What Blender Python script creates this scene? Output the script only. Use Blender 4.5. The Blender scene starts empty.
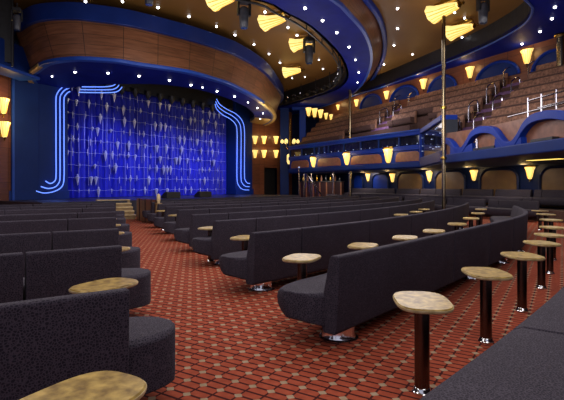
import bpy, bmesh, math, random
from math import sin, cos, pi, radians, sqrt, atan2
random.seed(7)
S = bpy.context.scene
COL = S.collection
# ---------------------------------------------------------------- camera
F, HY, CX, CZ = 455.0, 186.0, 282.0, 1.45
cam = bpy.data.cameras.new('camera'); camo = bpy.data.objects.new('camera', cam); COL.objects.link(camo)
camo.location = (0, 0, CZ); camo.rotation_euler = (pi/2, 0, 0)
cam.sensor_width = 36; cam.lens = 36*F/564; cam.shift_y = -(200-HY)/564; cam.clip_end = 200; cam.clip_start = .05
S.camera = camo
S.view_settings.view_transform = 'Standard'; S.view_settings.look = 'None'
S.view_settings.exposure = 0; S.view_settings.gamma = 1

def atz(px, py, z):
    Y = F*(CZ-z)/(py-HY); return ((px-CX)/F*Y, Y)
def aty(px, py, Y):
    return ((px-CX)/F*Y, Y, CZ+(HY-py)/F*Y)
ORD = ['first', 'second', 'third', 'fourth', 'fifth', 'sixth', 'seventh', 'eighth', 'ninth', 'tenth', 'eleventh', 'twelfth',
       'thirteenth', 'fourteenth', 'fifteenth', 'sixteenth', 'seventeenth', 'eighteenth', 'nineteenth', 'twentieth']

# ---------------------------------------------------------------- materials
def newmat(name):
    m = bpy.data.materials.new(name); m.use_nodes = True
    nt = m.node_tree; b = nt.nodes['Principled BSDF']; return m, nt, b
def N(nt, t, **kw):
    n = nt.nodes.new(t)
    for k, v in kw.items():
        if k.startswith('i_'):
            n.inputs[k[2:].replace('_', ' ')].default_value = v
        else: setattr(n, k, v)
    return n
def math_(nt, op, a, b=None, c=None):
    n = nt.nodes.new('ShaderNodeMath'); n.operation = op
    for i, v in enumerate((a, b, c)):
        if v is None: continue
        if isinstance(v, (int, float)): n.inputs[i].default_value = v
        else: nt.links.new(v, n.inputs[i])
    return n.outputs[0]
def ramp(nt, fac, stops):
    r = nt.nodes.new('ShaderNodeValToRGB'); nt.links.new(fac, r.inputs[0])
    el = r.color_ramp.elements
    while len(el) < len(stops): el.new(.5)
    for e, (p, c) in zip(el, stops): e.position = p; e.color = (*c, 1)
    return r.outputs[0]
def srgb(r, g, b):
    f = lambda v: (v/255/12.92 if v/255 <= .04045 else ((v/255+.055)/1.055)**2.4)
    return (f(r), f(g), f(b))
def noisy(name, c1, c2, scale=6, rough=.6, metal=0, spec=.5, stretch=(1, 1, 1), bump=0, detail=4, coat=0):
    m, nt, b = newmat(name)
    tc = N(nt, 'ShaderNodeTexCoord'); mp = N(nt, 'ShaderNodeMapping'); mp.inputs['Scale'].default_value = stretch
    nt.links.new(tc.outputs['Object'], mp.inputs[0])
    n = N(nt, 'ShaderNodeTexNoise'); n.inputs['Scale'].default_value = scale; n.inputs['Detail'].default_value = detail
    nt.links.new(mp.outputs[0], n.inputs['Vector'])
    nt.links.new(ramp(nt, n.outputs['Fac'], [(.3, c1), (.7, c2)]), b.inputs['Base Color'])
    b.inputs['Roughness'].default_value = rough; b.inputs['Metallic'].default_value = metal
    b.inputs['Specular IOR Level'].default_value = spec; b.inputs['Coat Weight'].default_value = coat
    if bump:
        bp = N(nt, 'ShaderNodeBump'); bp.inputs['Strength'].default_value = bump; bp.inputs['Distance'].default_value = .01
        nt.links.new(n.outputs['Fac'], bp.inputs['Height']); nt.links.new(bp.outputs[0], b.inputs['Normal'])
    return m
def emit(name, c, s):
    m, nt, b = newmat(name); b.inputs['Base Color'].default_value = (*[min(1, x) for x in c], 1)
    b.inputs['Emission Color'].default_value = (*c, 1); b.inputs['Emission Strength'].default_value = s
    b.inputs['Roughness'].default_value = .4
    return m

def fabric():
    m, nt, b = newmat('charcoal_fabric')
    tc = N(nt, 'ShaderNodeTexCoord')
    v = N(nt, 'ShaderNodeTexVoronoi', feature='DISTANCE_TO_EDGE'); v.inputs['Scale'].default_value = 62
    nz = N(nt, 'ShaderNodeTexNoise'); nz.inputs['Scale'].default_value = 2.0
    nt.links.new(tc.outputs['Object'], v.inputs['Vector']); nt.links.new(tc.outputs['Object'], nz.inputs['Vector'])
    c1 = ramp(nt, v.outputs['Distance'], [(.02, (.068, .057, .076)), (.20, (.020, .017, .026))])
    mx = N(nt, 'ShaderNodeMixRGB', blend_type='MULTIPLY'); mx.inputs[0].default_value = .5
    nt.links.new(c1, mx.inputs[1]); nt.links.new(ramp(nt, nz.outputs['Fac'], [(.3, (.7, .7, .7)), (.7, (1, 1, 1))]), mx.inputs[2])
    nt.links.new(mx.outputs[0], b.inputs['Base Color'])
    b.inputs['Roughness'].default_value = .85; b.inputs['Specular IOR Level'].default_value = .15
    b.inputs['Sheen Weight'].default_value = 0
    bp = N(nt, 'ShaderNodeBump'); bp.inputs['Strength'].default_value = .3; bp.inputs['Distance'].default_value = .004
    nt.links.new(v.outputs['Distance'], bp.inputs['Height']); nt.links.new(bp.outputs[0], b.inputs['Normal'])
    return m

def carpet():
    m, nt, b = newmat('red_lattice_carpet')
    tc = N(nt, 'ShaderNodeTexCoord'); sx = N(nt, 'ShaderNodeSeparateXYZ'); nt.links.new(tc.outputs['Object'], sx.inputs[0])
    th = radians(31.63); su, sv = .1718, .1588; ox, oy = -.663, 3.170
    dx = math_(nt, 'SUBTRACT', sx.outputs[0], ox); dy = math_(nt, 'SUBTRACT', sx.outputs[1], oy)
    a = math_(nt, 'DIVIDE', math_(nt, 'ADD', math_(nt, 'MULTIPLY', dx, sin(th)), math_(nt, 'MULTIPLY', dy, cos(th))), su)
    c = math_(nt, 'DIVIDE', math_(nt, 'SUBTRACT', math_(nt, 'MULTIPLY', dx, cos(th)), math_(nt, 'MULTIPLY', dy, sin(th))), sv)
    def tri(v, k=1.0):   # distance to nearest integer
        f = math_(nt, 'FRACT', math_(nt, 'ADD', math_(nt, 'MULTIPLY', v, k), .5)); return math_(nt, 'ABSOLUTE', math_(nt, 'SUBTRACT', f, .5))
    da, dc = tri(a), tri(c)
    dia = math_(nt, 'LESS_THAN', math_(nt, 'ADD', math_(nt, 'MULTIPLY', da, 1.15), dc), .225)
    l1 = math_(nt, 'LESS_THAN', tri(a, 2.0), .12)
    l2 = math_(nt, 'LESS_THAN', dc, .05)
    lines = math_(nt, 'MAXIMUM', l1, l2)
    nz = N(nt, 'ShaderNodeTexNoise'); nz.inputs['Scale'].default_value = 14; nz.inputs['Detail'].default_value = 6
    nt.links.new(tc.outputs['Object'], nz.inputs['Vector'])
    red = ramp(nt, nz.outputs['Fac'], [(.3, (.25, .046, .021)), (.7, (.34, .070, .033))])
    m1 = N(nt, 'ShaderNodeMixRGB'); nt.links.new(lines, m1.inputs[0]); nt.links.new(red, m1.inputs[1]); m1.inputs[2].default_value = (.045, .007, .006, 1)
    m2 = N(nt, 'ShaderNodeMixRGB'); nt.links.new(dia, m2.inputs[0]); nt.links.new(m1.outputs[0], m2.inputs[1])
    nt.links.new(ramp(nt, nz.outputs['Fac'], [(.3, (.27, .19, .11)), (.7, (.36, .27, .18))]), m2.inputs[2])
    nt.links.new(m2.outputs[0], b.inputs['Base Color'])
    b.inputs['Roughness'].default_value = .9; b.inputs['Specular IOR Level'].default_value = .1
    return m

def woodpanel(name, c1, c2, cdark, su=1.6, sz=.8, gap=.012):
    """veneer panels: U coordinate runs along the wall (UV map), V is height."""
    m, nt, b = newmat(name)
    tc = N(nt, 'ShaderNodeTexCoord'); sx = N(nt, 'ShaderNodeSeparateXYZ'); nt.links.new(tc.outputs['UV'], sx.inputs[0])
    mp = N(nt, 'ShaderNodeMapping'); mp.inputs['Scale'].default_value = (1, 9, 1); nt.links.new(tc.outputs['UV'], mp.inputs[0])
    nz = N(nt, 'ShaderNodeTexNoise'); nz.inputs['Scale'].default_value = 1.2; nz.inputs['Detail'].default_value = 6
    nt.links.new(mp.outputs[0], nz.inputs['Vector'])
    col = ramp(nt, nz.outputs['Fac'], [(.3, c1), (.7, c2)])
    u = math_(nt, 'DIVIDE', sx.outputs[0], su); v = math_(nt, 'DIVIDE', sx.outputs[1], sz)
    fu = math_(nt, 'FLOOR', u); fv = math_(nt, 'FLOOR', v)
    wn = N(nt, 'ShaderNodeTexWhiteNoise', noise_dimensions='2D'); cb = N(nt, 'ShaderNodeCombineXYZ')
    nt.links.new(fu, cb.inputs[0]); nt.links.new(fv, cb.inputs[1]); nt.links.new(cb.outputs[0], wn.inputs['Vector'])
    tone = ramp(nt, wn.outputs['Value'], [(0, (.72, .72, .72)), (1, (1.1, 1.05, 1))])
    mx = N(nt, 'ShaderNodeMixRGB', blend_type='MULTIPLY'); mx.inputs[0].default_value = 1
    nt.links.new(col, mx.inputs[1]); nt.links.new(tone, mx.inputs[2])
    l = math_(nt, 'MAXIMUM', math_(nt, 'LESS_THAN', math_(nt, 'FRACT', u), gap*2/su), math_(nt, 'LESS_THAN', math_(nt, 'FRACT', v), gap*1.3/sz))
    m1 = N(nt, 'ShaderNodeMixRGB'); nt.links.new(l, m1.inputs[0]); nt.links.new(mx.outputs[0], m1.inputs[1]); m1.inputs[2].default_value = (*cdark, 1)
    nt.links.new(m1.outputs[0], b.inputs['Base Color'])
    b.inputs['Roughness'].default_value = .38; b.inputs['Specular IOR Level'].default_value = .4
    return m

M = {}
M['fabric'] = fabric()
M['carpet'] = carpet()
M['wood'] = woodpanel('canopy_veneer', (.13, .050, .024), (.24, .10, .048), (.03, .012, .007), 1.45, .42)
M['wallwood'] = woodpanel('wall_veneer', (.13, .045, .025), (.21, .08, .042), (.03, .012, .01), 1.4, 1.6)
M['marble'] = noisy('gold_marble', srgb(112, 86, 34), srgb(190, 160, 84), 19, .34, spec=.3, detail=9)
M['marble_rim'] = noisy('marble_edge', srgb(165, 145, 98), srgb(205, 188, 145), 20, .4, spec=.3)
M['chrome'] = noisy('chrome', (.62, .62, .64), (.8, .8, .82), 3, .12, metal=1)
M['post'] = noisy('dark_polished_post', (.10, .07, .06), (.16, .12, .105), 3, .25, metal=1)
M['bronze'] = noisy('aged_bronze', (.16, .12, .07), (.34, .27, .17), 5, .25, metal=1, stretch=(1, 1, .3))
M['brass'] = noisy('brass', srgb(150, 120, 50), srgb(200, 165, 80), 4, .22, metal=1)
M['black'] = noisy('matt_black', (.008, .008, .009), (.018, .018, .02), 8, .5)
M['glass'] = noisy('black_glass', (.006, .007, .012), (.012, .013, .02), 3, .06, spec=.7)
M['blue'] = noisy('royal_blue_lacquer', (.003, .024, .23), (.004, .032, .28), 1.2, .45, spec=.15)
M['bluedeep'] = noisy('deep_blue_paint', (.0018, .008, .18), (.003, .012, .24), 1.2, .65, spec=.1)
M['blueband'] = noisy('navy_lacquer', (.004, .020, .14), (.006, .027, .18), 1.2, .35, spec=.3)
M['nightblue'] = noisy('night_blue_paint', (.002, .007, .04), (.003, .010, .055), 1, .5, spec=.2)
M['bluewall'] = noisy('navy_paint', (.003, .018, .115), (.0045, .024, .145), 1.0, .55, spec=.2)
M['blueline'] = noisy('blue_moulding', (.010, .05, .30), (.014, .065, .36), 2, .4, spec=.3)
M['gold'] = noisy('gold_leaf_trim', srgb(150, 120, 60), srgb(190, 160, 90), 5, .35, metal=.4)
M['ceil'] = noisy('bronze_ceiling_paint', (.20, .094, .018), (.24, .115, .024), .5, .55)
M['ceilpink'] = M['ceil']
M['curtain'] = noisy('blue_stage_curtain', (.003, .006, .24), (.007, .013, .46), 3, .55, stretch=(4, 4, .5), detail=5)
M['bead'] = noisy('silver_beads', (.38, .38, .5), (.7, .7, .8), 30, .3, metal=.3)
M['cord'] = noisy('silver_cord', (.12, .12, .3), (.26, .26, .45), 30, .4, metal=.3)
M['stage'] = noisy('stage_deck', (.02, .02, .035), (.035, .035, .05), 4, .35)
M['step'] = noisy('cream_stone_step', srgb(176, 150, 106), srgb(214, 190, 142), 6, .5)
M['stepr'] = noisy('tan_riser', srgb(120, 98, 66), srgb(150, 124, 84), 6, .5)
M['terr'] = noisy('brown_carpet_riser', (.05, .022, .018), (.085, .04, .03), 12, .9)
M['balfab'] = noisy('rust_brown_upholstery', (.085, .038, .024), (.29, .138, .085), 9, .75, detail=6)
M['archbrown'] = noisy('rust_panel', (.16, .06, .03), (.25, .10, .052), 5, .5)
M['archgold'] = noisy('amber_brown_panel', (.115, .06, .012), (.17, .09, .02), 3, .45)
M['purple'] = noisy('purple_stair_carpet', (.10, .045, .12), (.17, .08, .20), 10, .8)  # purple light on the treads is put into this colour
M['rail'] = noisy('polished_rail', (.34, .32, .36), (.5, .48, .54), 3, .18, metal=1)
M['shade'] = emit('amber_glass_lit', (1.0, .75, .25), 1.1)
M['rib'] = emit('amber_glass_rib', (.80, .47, .08), .8)
M['neon'] = emit('blue_neon', (.13, .26, 1.0), 1.4)
M['lamp'] = emit('white_lamp', (.97, .96, 1.0), 9)
M['warmlamp'] = emit('warm_lamp', (1, .8, .4), 6)
M['strip'] = emit('yellow_light_panel', (1, .72, .15), 1.6)
M['led'] = emit('blue_white_led', (.4, .5, .8), .7)  # soft glow for the glints put on the balcony glass
M['grey'] = noisy('grey_housing', (.03, .032, .04), (.06, .062, .075), 6, .4)
M['lens'] = noisy('lens_glass', (.02, .03, .05), (.05, .07, .11), 6, .08, spec=.8)

# ---------------------------------------------------------------- mesh builder
class MB:
    def __init__(s): s.v = []; s.f = []; s.uv = {}
    def add(s, vs, fs):
        o = len(s.v); s.v += [tuple(v) for v in vs]; s.f += [tuple(i+o for i in f) for f in fs]
    def box(s, c, d, rz=0):
        cx, cy, cz = c; hx, hy, hz = d[0]/2, d[1]/2, d[2]/2; C_, S_ = cos(rz), sin(rz)
        vs = []
        for z in (-hz, hz):
            for x, y in ((-hx, -hy), (hx, -hy), (hx, hy), (-hx, hy)):
                vs.append((cx+x*C_-y*S_, cy+x*S_+y*C_, cz+z))
        s.add(vs, [(3, 2, 1, 0), (4, 5, 6, 7), (0, 1, 5, 4), (1, 2, 6, 5), (2, 3, 7, 6), (3, 0, 4, 7)]); return s
    def rbox(s, c, d, rz=0, b=.02):
        """box with chamfered vertical and top edges"""
        hx, hy = d[0]/2, d[1]/2
        pl = [(-hx+b, -hy), (hx-b, -hy), (hx, -hy+b), (hx, hy-b), (hx-b, hy), (-hx+b, hy), (-hx, hy-b), (-hx, -hy+b)]
        C_, S_ = cos(rz), sin(rz); z0 = c[2]-d[2]/2; z1 = c[2]+d[2]/2
        rings = []
        for z, k in ((z0, 0), (z1-b, 0), (z1, b)):
            r = []
            for x, y in pl:
                x2 = x-(k if x > 0 else -k); y2 = y-(k if y > 0 else -k)
                r.append((c[0]+x2*C_-y2*S_, c[1]+x2*S_+y2*C_, z))
            rings.append(r)
        s.loft(rings); return s
    def loft(s, rings, cap=True, closed=True):
        n = len(rings[0]); vs = [p for r in rings for p in r]; fs = []
        for i in range(len(rings)-1):
            for j in range(n if closed else n-1):
                k = (j+1) % n
                fs.append((i*n+j, i*n+k, (i+1)*n+k, (i+1)*n+j))
        if cap and closed:
            fs.append(tuple(range(n-1, -1, -1))); fs.append(tuple((len(rings)-1)*n+j for j in range(n)))
        s.add(vs, fs); return s
    def prism(s, poly, z0, z1):
        return s.loft([[(x, y, z0) for x, y in poly], [(x, y, z1) for x, y in poly]])
    def cyl(s, p, q, r0, r1=None, n=16):
        r1 = r0 if r1 is None else r1
        d = [q[i]-p[i] for i in range(3)]; L = sqrt(sum(x*x for x in d)); d = [x/L for x in d]
        a = (0, 0, 1) if abs(d[2]) < .9 else (1, 0, 0)
        u = (a[1]*d[2]-a[2]*d[1], a[2]*d[0]-a[0]*d[2], a[0]*d[1]-a[1]*d[0]); l = sqrt(sum(x*x for x in u)); u = [x/l for x in u]
        w = (d[1]*u[2]-d[2]*u[1], d[2]*u[0]-d[0]*u[2], d[0]*u[1]-d[1]*u[0])
        rs = []
        for P, r in ((p, r0), (q, r1)):
            rs.append([tuple(P[i]+r*(cos(t)*u[i]+sin(t)*w[i]) for i in range(3)) for t in [2*pi*k/n for k in range(n)]])
        return s.loft(rs)
    def tube(s, pts, r, n=8):
        rs = []
        for i, P in enumerate(pts):
            A = pts[max(0, i-1)]; B = pts[min(len(pts)-1, i+1)]
            d = [B[k]-A[k] for k in range(3)]; L = sqrt(sum(x*x for x in d)) or 1; d = [x/L for x in d]
            a = (0, 0, 1) if abs(d[2]) < .95 else (1, 0, 0)
            u = (a[1]*d[2]-a[2]*d[1], a[2]*d[0]-a[0]*d[2], a[0]*d[1]-a[1]*d[0]); l = sqrt(sum(x*x for x in u)); u = [x/l for x in u]
            w = (d[1]*u[2]-d[2]*u[1], d[2]*u[0]-d[0]*u[2], d[0]*u[1]-d[1]*u[0])
            rs.append([tuple(P[k]+r*(cos(t)*u[k]+sin(t)*w[k]) for k in range(3)) for t in [2*pi*j/n for j in range(n)]])
        return s.loft(rs)
    def lathe(s, prof, c=(0, 0, 0), n=24, sy=1, fn=None):
        rs = []
        for r, z in prof:
            rs.append([(c[0]+r*(fn(t, z) if fn else 1)*cos(t), c[1]+sy*r*(fn(t, z) if fn else 1)*sin(t), c[2]+z) for t in [2*pi*k/n for k in range(n)]])
        return s.loft(rs)
    def build(s, name, mat, parent=None, org=None, smooth=False, uv=None, bevel=0, recalc=True):
        if org is None: org = parent['_o'] if parent is not None and '_o' in parent else (0, 0, 0)
        me = bpy.data.meshes.new(name)
        me.from_pydata([(x-org[0], y-org[1], z-org[2]) for x, y, z in s.v], [], s.f); me.update()
        if recalc:
            bm = bmesh.new(); bm.from_mesh(me); bmesh.ops.recalc_face_normals(bm, faces=bm.faces); bm.to_mesh(me); bm.free()
        if uv:
            l = me.uv_layers.new(name='UVMap')
            for lp in me.loops: l.data[lp.index].uv = s.uv.get(lp.vertex_index, (0, 0))
        if smooth:
            for p in me.polygons: p.use_smooth = True
            try: me.set_sharp_from_angle(angle=radians(40))
            except Exception: pass
        me.materials.append(mat)
        o = bpy.data.objects.new(name, me); COL.objects.link(o)
        if parent is not None: o.parent = parent
        else: o.location = org
        if bevel:
            b = o.modifiers.new('bevel', 'BEVEL'); b.width = bevel; b.segments = 2; b.limit_method = 'ANGLE'
        return o
def tag(o, label=None, cat=None, group=None, kind=None):
    if label: o['label'] = label
    if cat: o['category'] = cat
    if group: o['group'] = group
    if kind: o['kind'] = kind
    return o
def thing(name, label, cat, loc=(0, 0, 0), rz=0, group=None):
    o = bpy.data.objects.new(name, None); COL.objects.link(o); o.location = loc; o.rotation_euler = (0, 0, rz)
    o.empty_display_size = .1
    return tag(o, label, cat, group)
def uniq(name, label, cat, loc, group=None):
    """thing whose parts are authored in world coordinates"""
    o = thing(name, label, cat, loc, 0, group); o['_o'] = list(loc); return o
def dup(root, loc, rot=(0, 0, 0), label=None, group=None, scale=1):
    r = root.copy(); COL.objects.link(r); r.location = loc; r.rotation_euler = rot; r.scale = (scale,)*3
    if label: r['label'] = label
    if group: r['group'] = group
    for ch in root.children:
        c = ch.copy(); COL.objects.link(c); c.parent = r
        for g in ch.children:
            d = g.copy(); COL.objects.link(d); d.parent = c
    return r
def drop(root):
    for ch in list(root.children):
        for g in list(ch.children): bpy.data.objects.remove(g)
        bpy.data.objects.remove(ch)
    bpy.data.objects.remove(root)
def structure(o, label=None):
    o['kind'] = 'structure'
    if label: o['label'] = label
    return o
def smoothpath(pts, n=8):
    """Catmull-Rom through 2-D or 3-D points"""
    out = []
    P = [pts[0]]+list(pts)+[pts[-1]]
    for i in range(1, len(P)-2):
        for k in range(n):
            t = k/n
            out.append(tuple(.5*((2*P[i][d])+(-P[i-1][d]+P[i+1][d])*t+(2*P[i-1][d]-5*P[i][d]+4*P[i+1][d]-P[i+2][d])*t*t+(-P[i-1][d]+3*P[i][d]-3*P[i+1][d]+P[i+2][d])*t**3) for d in range(len(P[i]))))
    out.append(tuple(pts[-1])); return out
def offset2(path, d):
    out = []
    for i, p in enumerate(path):
        a = path[max(0, i-1)]; b = path[min(len(path)-1, i+1)]
        tx, ty = b[0]-a[0], b[1]-a[1]; l = sqrt(tx*tx+ty*ty) or 1
        out.append((p[0]-ty/l*d, p[1]+tx/l*d))
    return out
def arclen(path):
    L = [0]
    for a, b in zip(path, path[1:]): L.append(L[-1]+sqrt((a[0]-b[0])**2+(a[1]-b[1])**2))
    return L
def strip(mb, lo, hi):
    """open sheet between two 3-D polylines with UVs in metres"""
    o = len(mb.v); n = len(lo); L = arclen([(p[0], p[1]) for p in lo])
    mb.add(list(lo)+list(hi), [(i, i+1, n+i+1, n+i) for i in range(n-1)])
    for i in range(n):
        mb.uv[o+i] = (L[i], lo[i][2]); mb.uv[o+n+i] = (L[i], lo[i][2]+sqrt(sum((lo[i][k]-hi[i][k])**2 for k in range(3))))
def ribbon(mb, A, B, z0, z1):
    """solid slab between plan polylines A and B (same count), z0..z1"""
    rs = [[(a[0], a[1], z0), (b[0], b[1], z0), (b[0], b[1], z1), (a[0], a[1], z1)] for a, b in zip(A, B)]
    mb.loft(rs)

# ---------------------------------------------------------------- floor / outer shell
b = MB(); b.box((3, 22, -.1), (60, 56, .2)); structure(b.build('floor', M['carpet']), 'red carpet with a lattice of small tan diamonds')
b = MB(); b.box((3, 22, 9.3), (60, 56, .2)); structure(b.build('ceiling', M['ceil']), 'bronze brown painted ceiling high overhead')

# ---------------------------------------------------------------- banquettes
def path_eval(P, L, s):
    if s <= 0:
        a, c = P[0], P[1]; k = s/(L[1]-L[0])
        x, y = a[0]+(c[0]-a[0])*k, a[1]+(c[1]-a[1])*k; d = (c[0]-a[0], c[1]-a[1])
    else:
        i = 0
        while i < len(L)-2 and L[i+1] < s: i += 1
        k = (s-L[i])/(L[i+1]-L[i]); a, c = P[i], P[i+1]
        x, y = a[0]+(c[0]-a[0])*k, a[1]+(c[1]-a[1])*k; d = (c[0]-a[0], c[1]-a[1])
        if 0 < i and k < .5: p = P[i-1]; w = .5-k; d = (d[0]*(1-w)+(a[0]-p[0])*w, d[1]*(1-w)+(a[1]-p[1])*w)
        elif i < len(P)-2 and k >= .5: p = P[i+2]; w = k-.5; d = (d[0]*(1-w)+(p[0]-c[0])*w, d[1]*(1-w)+(p[1]-c[1])*w)
    l = sqrt(d[0]**2+d[1]**2); return x, y, d[0]/l, d[1]/l
BACK = [(.03, .16), (.05, .13), (.17, .13), (.19, .18), (.17, .50), (.105, .80), (.092, .822), (.075, .833), (.012, .832), (.0, .818)]
def seat_sec(uf, zb=.0, u0=.13):
    d = uf-u0
    return [(u0, .135+zb), (u0+d*.70, .135+zb), (u0+d*.88, .19+zb), (u0+d*.975, .29+zb*.6), (u0+d, .385+zb*.2), (u0+d*.97, .455), (u0+d*.88, .487), (u0+d*.5, .495), (u0+d*.06, .49), (u0, .46)]
def banquette(label, group, P, side, seams, ext=.28, z=0, name='theatre_banquette', mat=None, ext_end=0, pedestals=True, frac=.36, lift=.12, zone=.50, depth=.64, seatmat=None):
    """P: plan path from the aisle end; side=+1 seat on the left of travel, -1 on the right; seams: s values"""
    mat = mat or M['fabric']; L = arclen(P); T = L[-1]
    root = uniq(name, label, 'banquette', (P[0][0], P[0][1], z), group)
    def place(s, sec):
        x, y, tx, ty = path_eval(P, L, s); nx, ny = -ty*side, tx*side
        return [(x+nx*u, y+ny*u, z+zz) for u, zz in sec]
    cuts = [0]+[s for s in seams if s < T-.3]+[T]
    for i, (a, c) in enumerate(zip(cuts, cuts[1:])):
        n = max(2, int((c-a)/.3)+1); g = .012
        rs = [place(a+(g if i else 0)+(c-a-g*(2 if i else 1))*k/n, BACK) for k in range(n+1)]
        MB().loft(rs).build('back_panel', mat, root, smooth=True, bevel=.012)
        ss = []
        sa = a+g
        if i == 0 and ext > 0:
            for k in range(10):
                t = k/10; w_ = sqrt(1-(1-t)**2); ss.append((-ext+zone*t, frac+.14+(depth-frac-.01)*w_, lift*(1-t)**2, frac-(frac-.08)*w_))
            sa = zone-ext
        for k in range(n+1): ss.append((sa+(c-g-sa)*k/n, .13+depth, 0, .10))
        if i == len(cuts)-2 and ext_end > 0:
            for k in range(1, 8):
                t = k/7; ss.append((T+ext_end*t, .13+depth*(.30+.70*sqrt(1-t**2)), .10*t**2, .12))
        rs = [place(s, seat_sec(uf, zb, u0)) for s, uf, zb, u0 in ss]
        MB().loft(rs).build('seat_cushion', seatmat or mat, root, smooth=True, bevel=.012)
    if pedestals:
        s = .32
        while s < T:
            x, y, tx, ty = path_eval(P, L, s); nx, ny = -ty*side, tx*side
            c = (x+nx*.22, y+ny*.22, z)
            MB().lathe([(.19, 0), (.19, .012), (.165, .022), (.155, .05), (.155, .14)], c, 20).build('pedestal', M['chrome'], root, smooth=True)
            s += 1.85
        rs = [place(.5+(T-.5)*k/12, [(.25, .07), (.5, .07), (.5, .14), (.25, .14)]) for k in range(13)]
        MB().loft(rs).build('base_beam', M['black'], root)
    return root

def resample(path, n):
    L = arclen(path); out = []
    for k in range(n+1):
        s = L[-1]*k/n; x, y, _, _ = path_eval(path, L, max(s, 1e-6)); out.append((x, y))
    return out
def thpath(x, y, knots, L, step=.3):
    P = [(x, y)]; s = 0
    while s < L-1e-6:
        sm = s+step/2
        for (s0, t0), (s1, t1) in zip(knots, knots[1:]):
            if s0 <= sm <= s1: th = t0+(t1-t0)*(sm-s0)/(s1-s0); break
        else: th = knots[-1][1]
        th = radians(th); x += step*sin(th); y += step*cos(th); P.append((x, y)); s += step
    return P
STEP = (-.76, 2.06)
rows_r = []
starts = [(1.06, 1.33), (.50, 3.98), (-.36, 6.0), (-1.16, 8.06), (-1.91, 9.8), (-2.66, 11.75), (-3.42, 13.5), (-4.2, 15.5), (-4.95, 17.4)]
lens_ = [11.85, 12.6, 13.2, 14.4, 15.5, 16, 16, 16, 15]
knots = [[(0, 44), (2, 42), (4, 40), (8, 37), (10, 33), (12, 30)],
         [(0, 41), (3, 40), (5.5, 39), (7, 36), (8.5, 29), (10, 24), (13, 20)],
         [(0, 45), (3, 39), (6, 34), (9, 30), (14, 24)],
         [(0, 46), (3, 40), (7, 33), (15, 22)]] + [[(0, 47), (4, 40), (8, 34), (16, 24)]]*5
for i, (st, ln, kn) in enumerate(zip(starts, lens_, knots)):
    P = thpath(*st, kn, ln); rows_r.append(P)
    seams = [2.83+1.66*k for k in range(9)] if i == 1 else [.95+1.95*k for k in range(9)] if i else [1.71+1.75*k for k in range(0, 8)]
    lab = ['dark charcoal bench at the lower right corner with only its seat in view', 'long curved charcoal bench in the middle foreground, its tall back towards the camera'][i] if i < 2 else f'dark charcoal bench right of the aisle, {ORD[i-2]} behind the long curved foreground one'
    if i == 8: lab = 'dark charcoal bench right of the aisle, farthest one and closest to the stage'
    banquette(lab, 'bench rows right of the aisle', P, 1, seams, ext=.17, depth=.75 if i == 0 else .64)
rows_l = []
lends = [(-.905, 2.71), (-1.65, 4.70), (-2.36, 6.6), (-3.28, 9.0), (-4.0, 11.0), (-4.85, 13.2), (-5.55, 15.1), (-6.2, 17.0)]
for i, e in enumerate(lends):
    L = [6.5, 7.5, 8.5, 9, 10, 10, 9, 8][i]; a = radians(55.3)
    P = [(e[0]-sin(a)*L*k/8, e[1]-cos(a)*L*k/8) for k in range(9)]; rows_l.append(P)
    seams = [1.86, 3.7] if i == 0 else [.88+1.86*k for k in range(5)]
    lab = 'dark charcoal bench left of the aisle, ' + ('nearest the camera in the lower left corner' if i == 0 else 'farthest away before the stage steps' if i == 7 else f'{ORD[i]} one counted from the camera')
    banquette(lab, 'bench rows left of the aisle', P, -1, seams, ext=.40, frac=.30, lift=.0, zone=.42)

# ---------------------------------------------------------------- tables
tb = thing('cocktail_table', 'x', 'table')
def selip(a, c, e=2.6, n=40):
    return [(math.copysign(abs(cos(t))**(2/e), cos(t))*c, math.copysign(abs(sin(t))**(2/e), sin(t))*a) for t in [2*pi*k/n for k in range(n)]]
def topmb(k=1):
    rings = []
    for z, s_ in ((.622, .955), (.626, .985), (.634, 1), (.644, 1)):
        rings.append([(x*s_, y*s_, z) for x, y in selip(.27, .19, 3.0)])
    return MB().loft(rings)
topmb().build('table_rim', M['marble_rim'], tb, smooth=True)
MB().loft([[(x*.99, y*.99, .644) for x, y in selip(.27, .19, 3.0)], [(x*.965, y*.965, .653) for x, y in selip(.27, .19, 3.0)]]).build('table_top', M['marble'], tb, smooth=True)
MB().lathe([(.052, .0), (.052, .60), (.10, .61), (.10, .622)], n=20).build('post', M['post'], tb, smooth=True)
MB().lathe([(.07, 0), (.07, .012), (.06, .022), (.057, .04), (.052, .045)], n=24).build('base_ring', M['chrome'], tb, smooth=True)
tables = []
def table(x, y, rot, label, group, z=0):
    o = dup(tb, (x, y, z), (0, 0, -radians(rot)), label, group); tables.append((x, y)); return o
LABT = 'oval gold marble table '
for k, (px, py) in enumerate([(422, 300), (486, 272), (522, 255), (541.5, 242.5), (550, 234.5), (553, 227), (551, 219.5), (546, 214), (540, 210.5)]):
    x, y = atz(px, py, .65)
    table(x, y, [6, 4, 2, 0, 0, -2, -4, -6, -8][k], LABT+('nearest the camera on the right with its post in view' if k == 0 else f'{ORD[k]} from the camera right of the long curved bench'), 'tables right of the long curved bench')
for k, (px, py) in enumerate([(302, 257), (363, 245), (405, 237), (434, 230.5), (457, 223.5), (471, 218), (478, 213), (481, 209)]):
    x, y = atz(px, py, .65)
    table(x, y, 22, LABT+f'{ORD[k]} from the aisle beyond the long curved foreground bench', 'tables behind the foreground bench')
for k, (px, py) in enumerate([(245, 237), (287, 228), (325, 222), (358, 217.5), (401, 214.3), (416, 211.5), (424, 209)]):
    if k in (1, 2, 3): continue
    x, y = atz(px, py, .65)
    table(x, y, 22, LABT+f'{["first", "", "", "", "second", "third", "fourth"][k]} from the aisle beyond the second bench on the right', 'tables behind the second bench')
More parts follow.
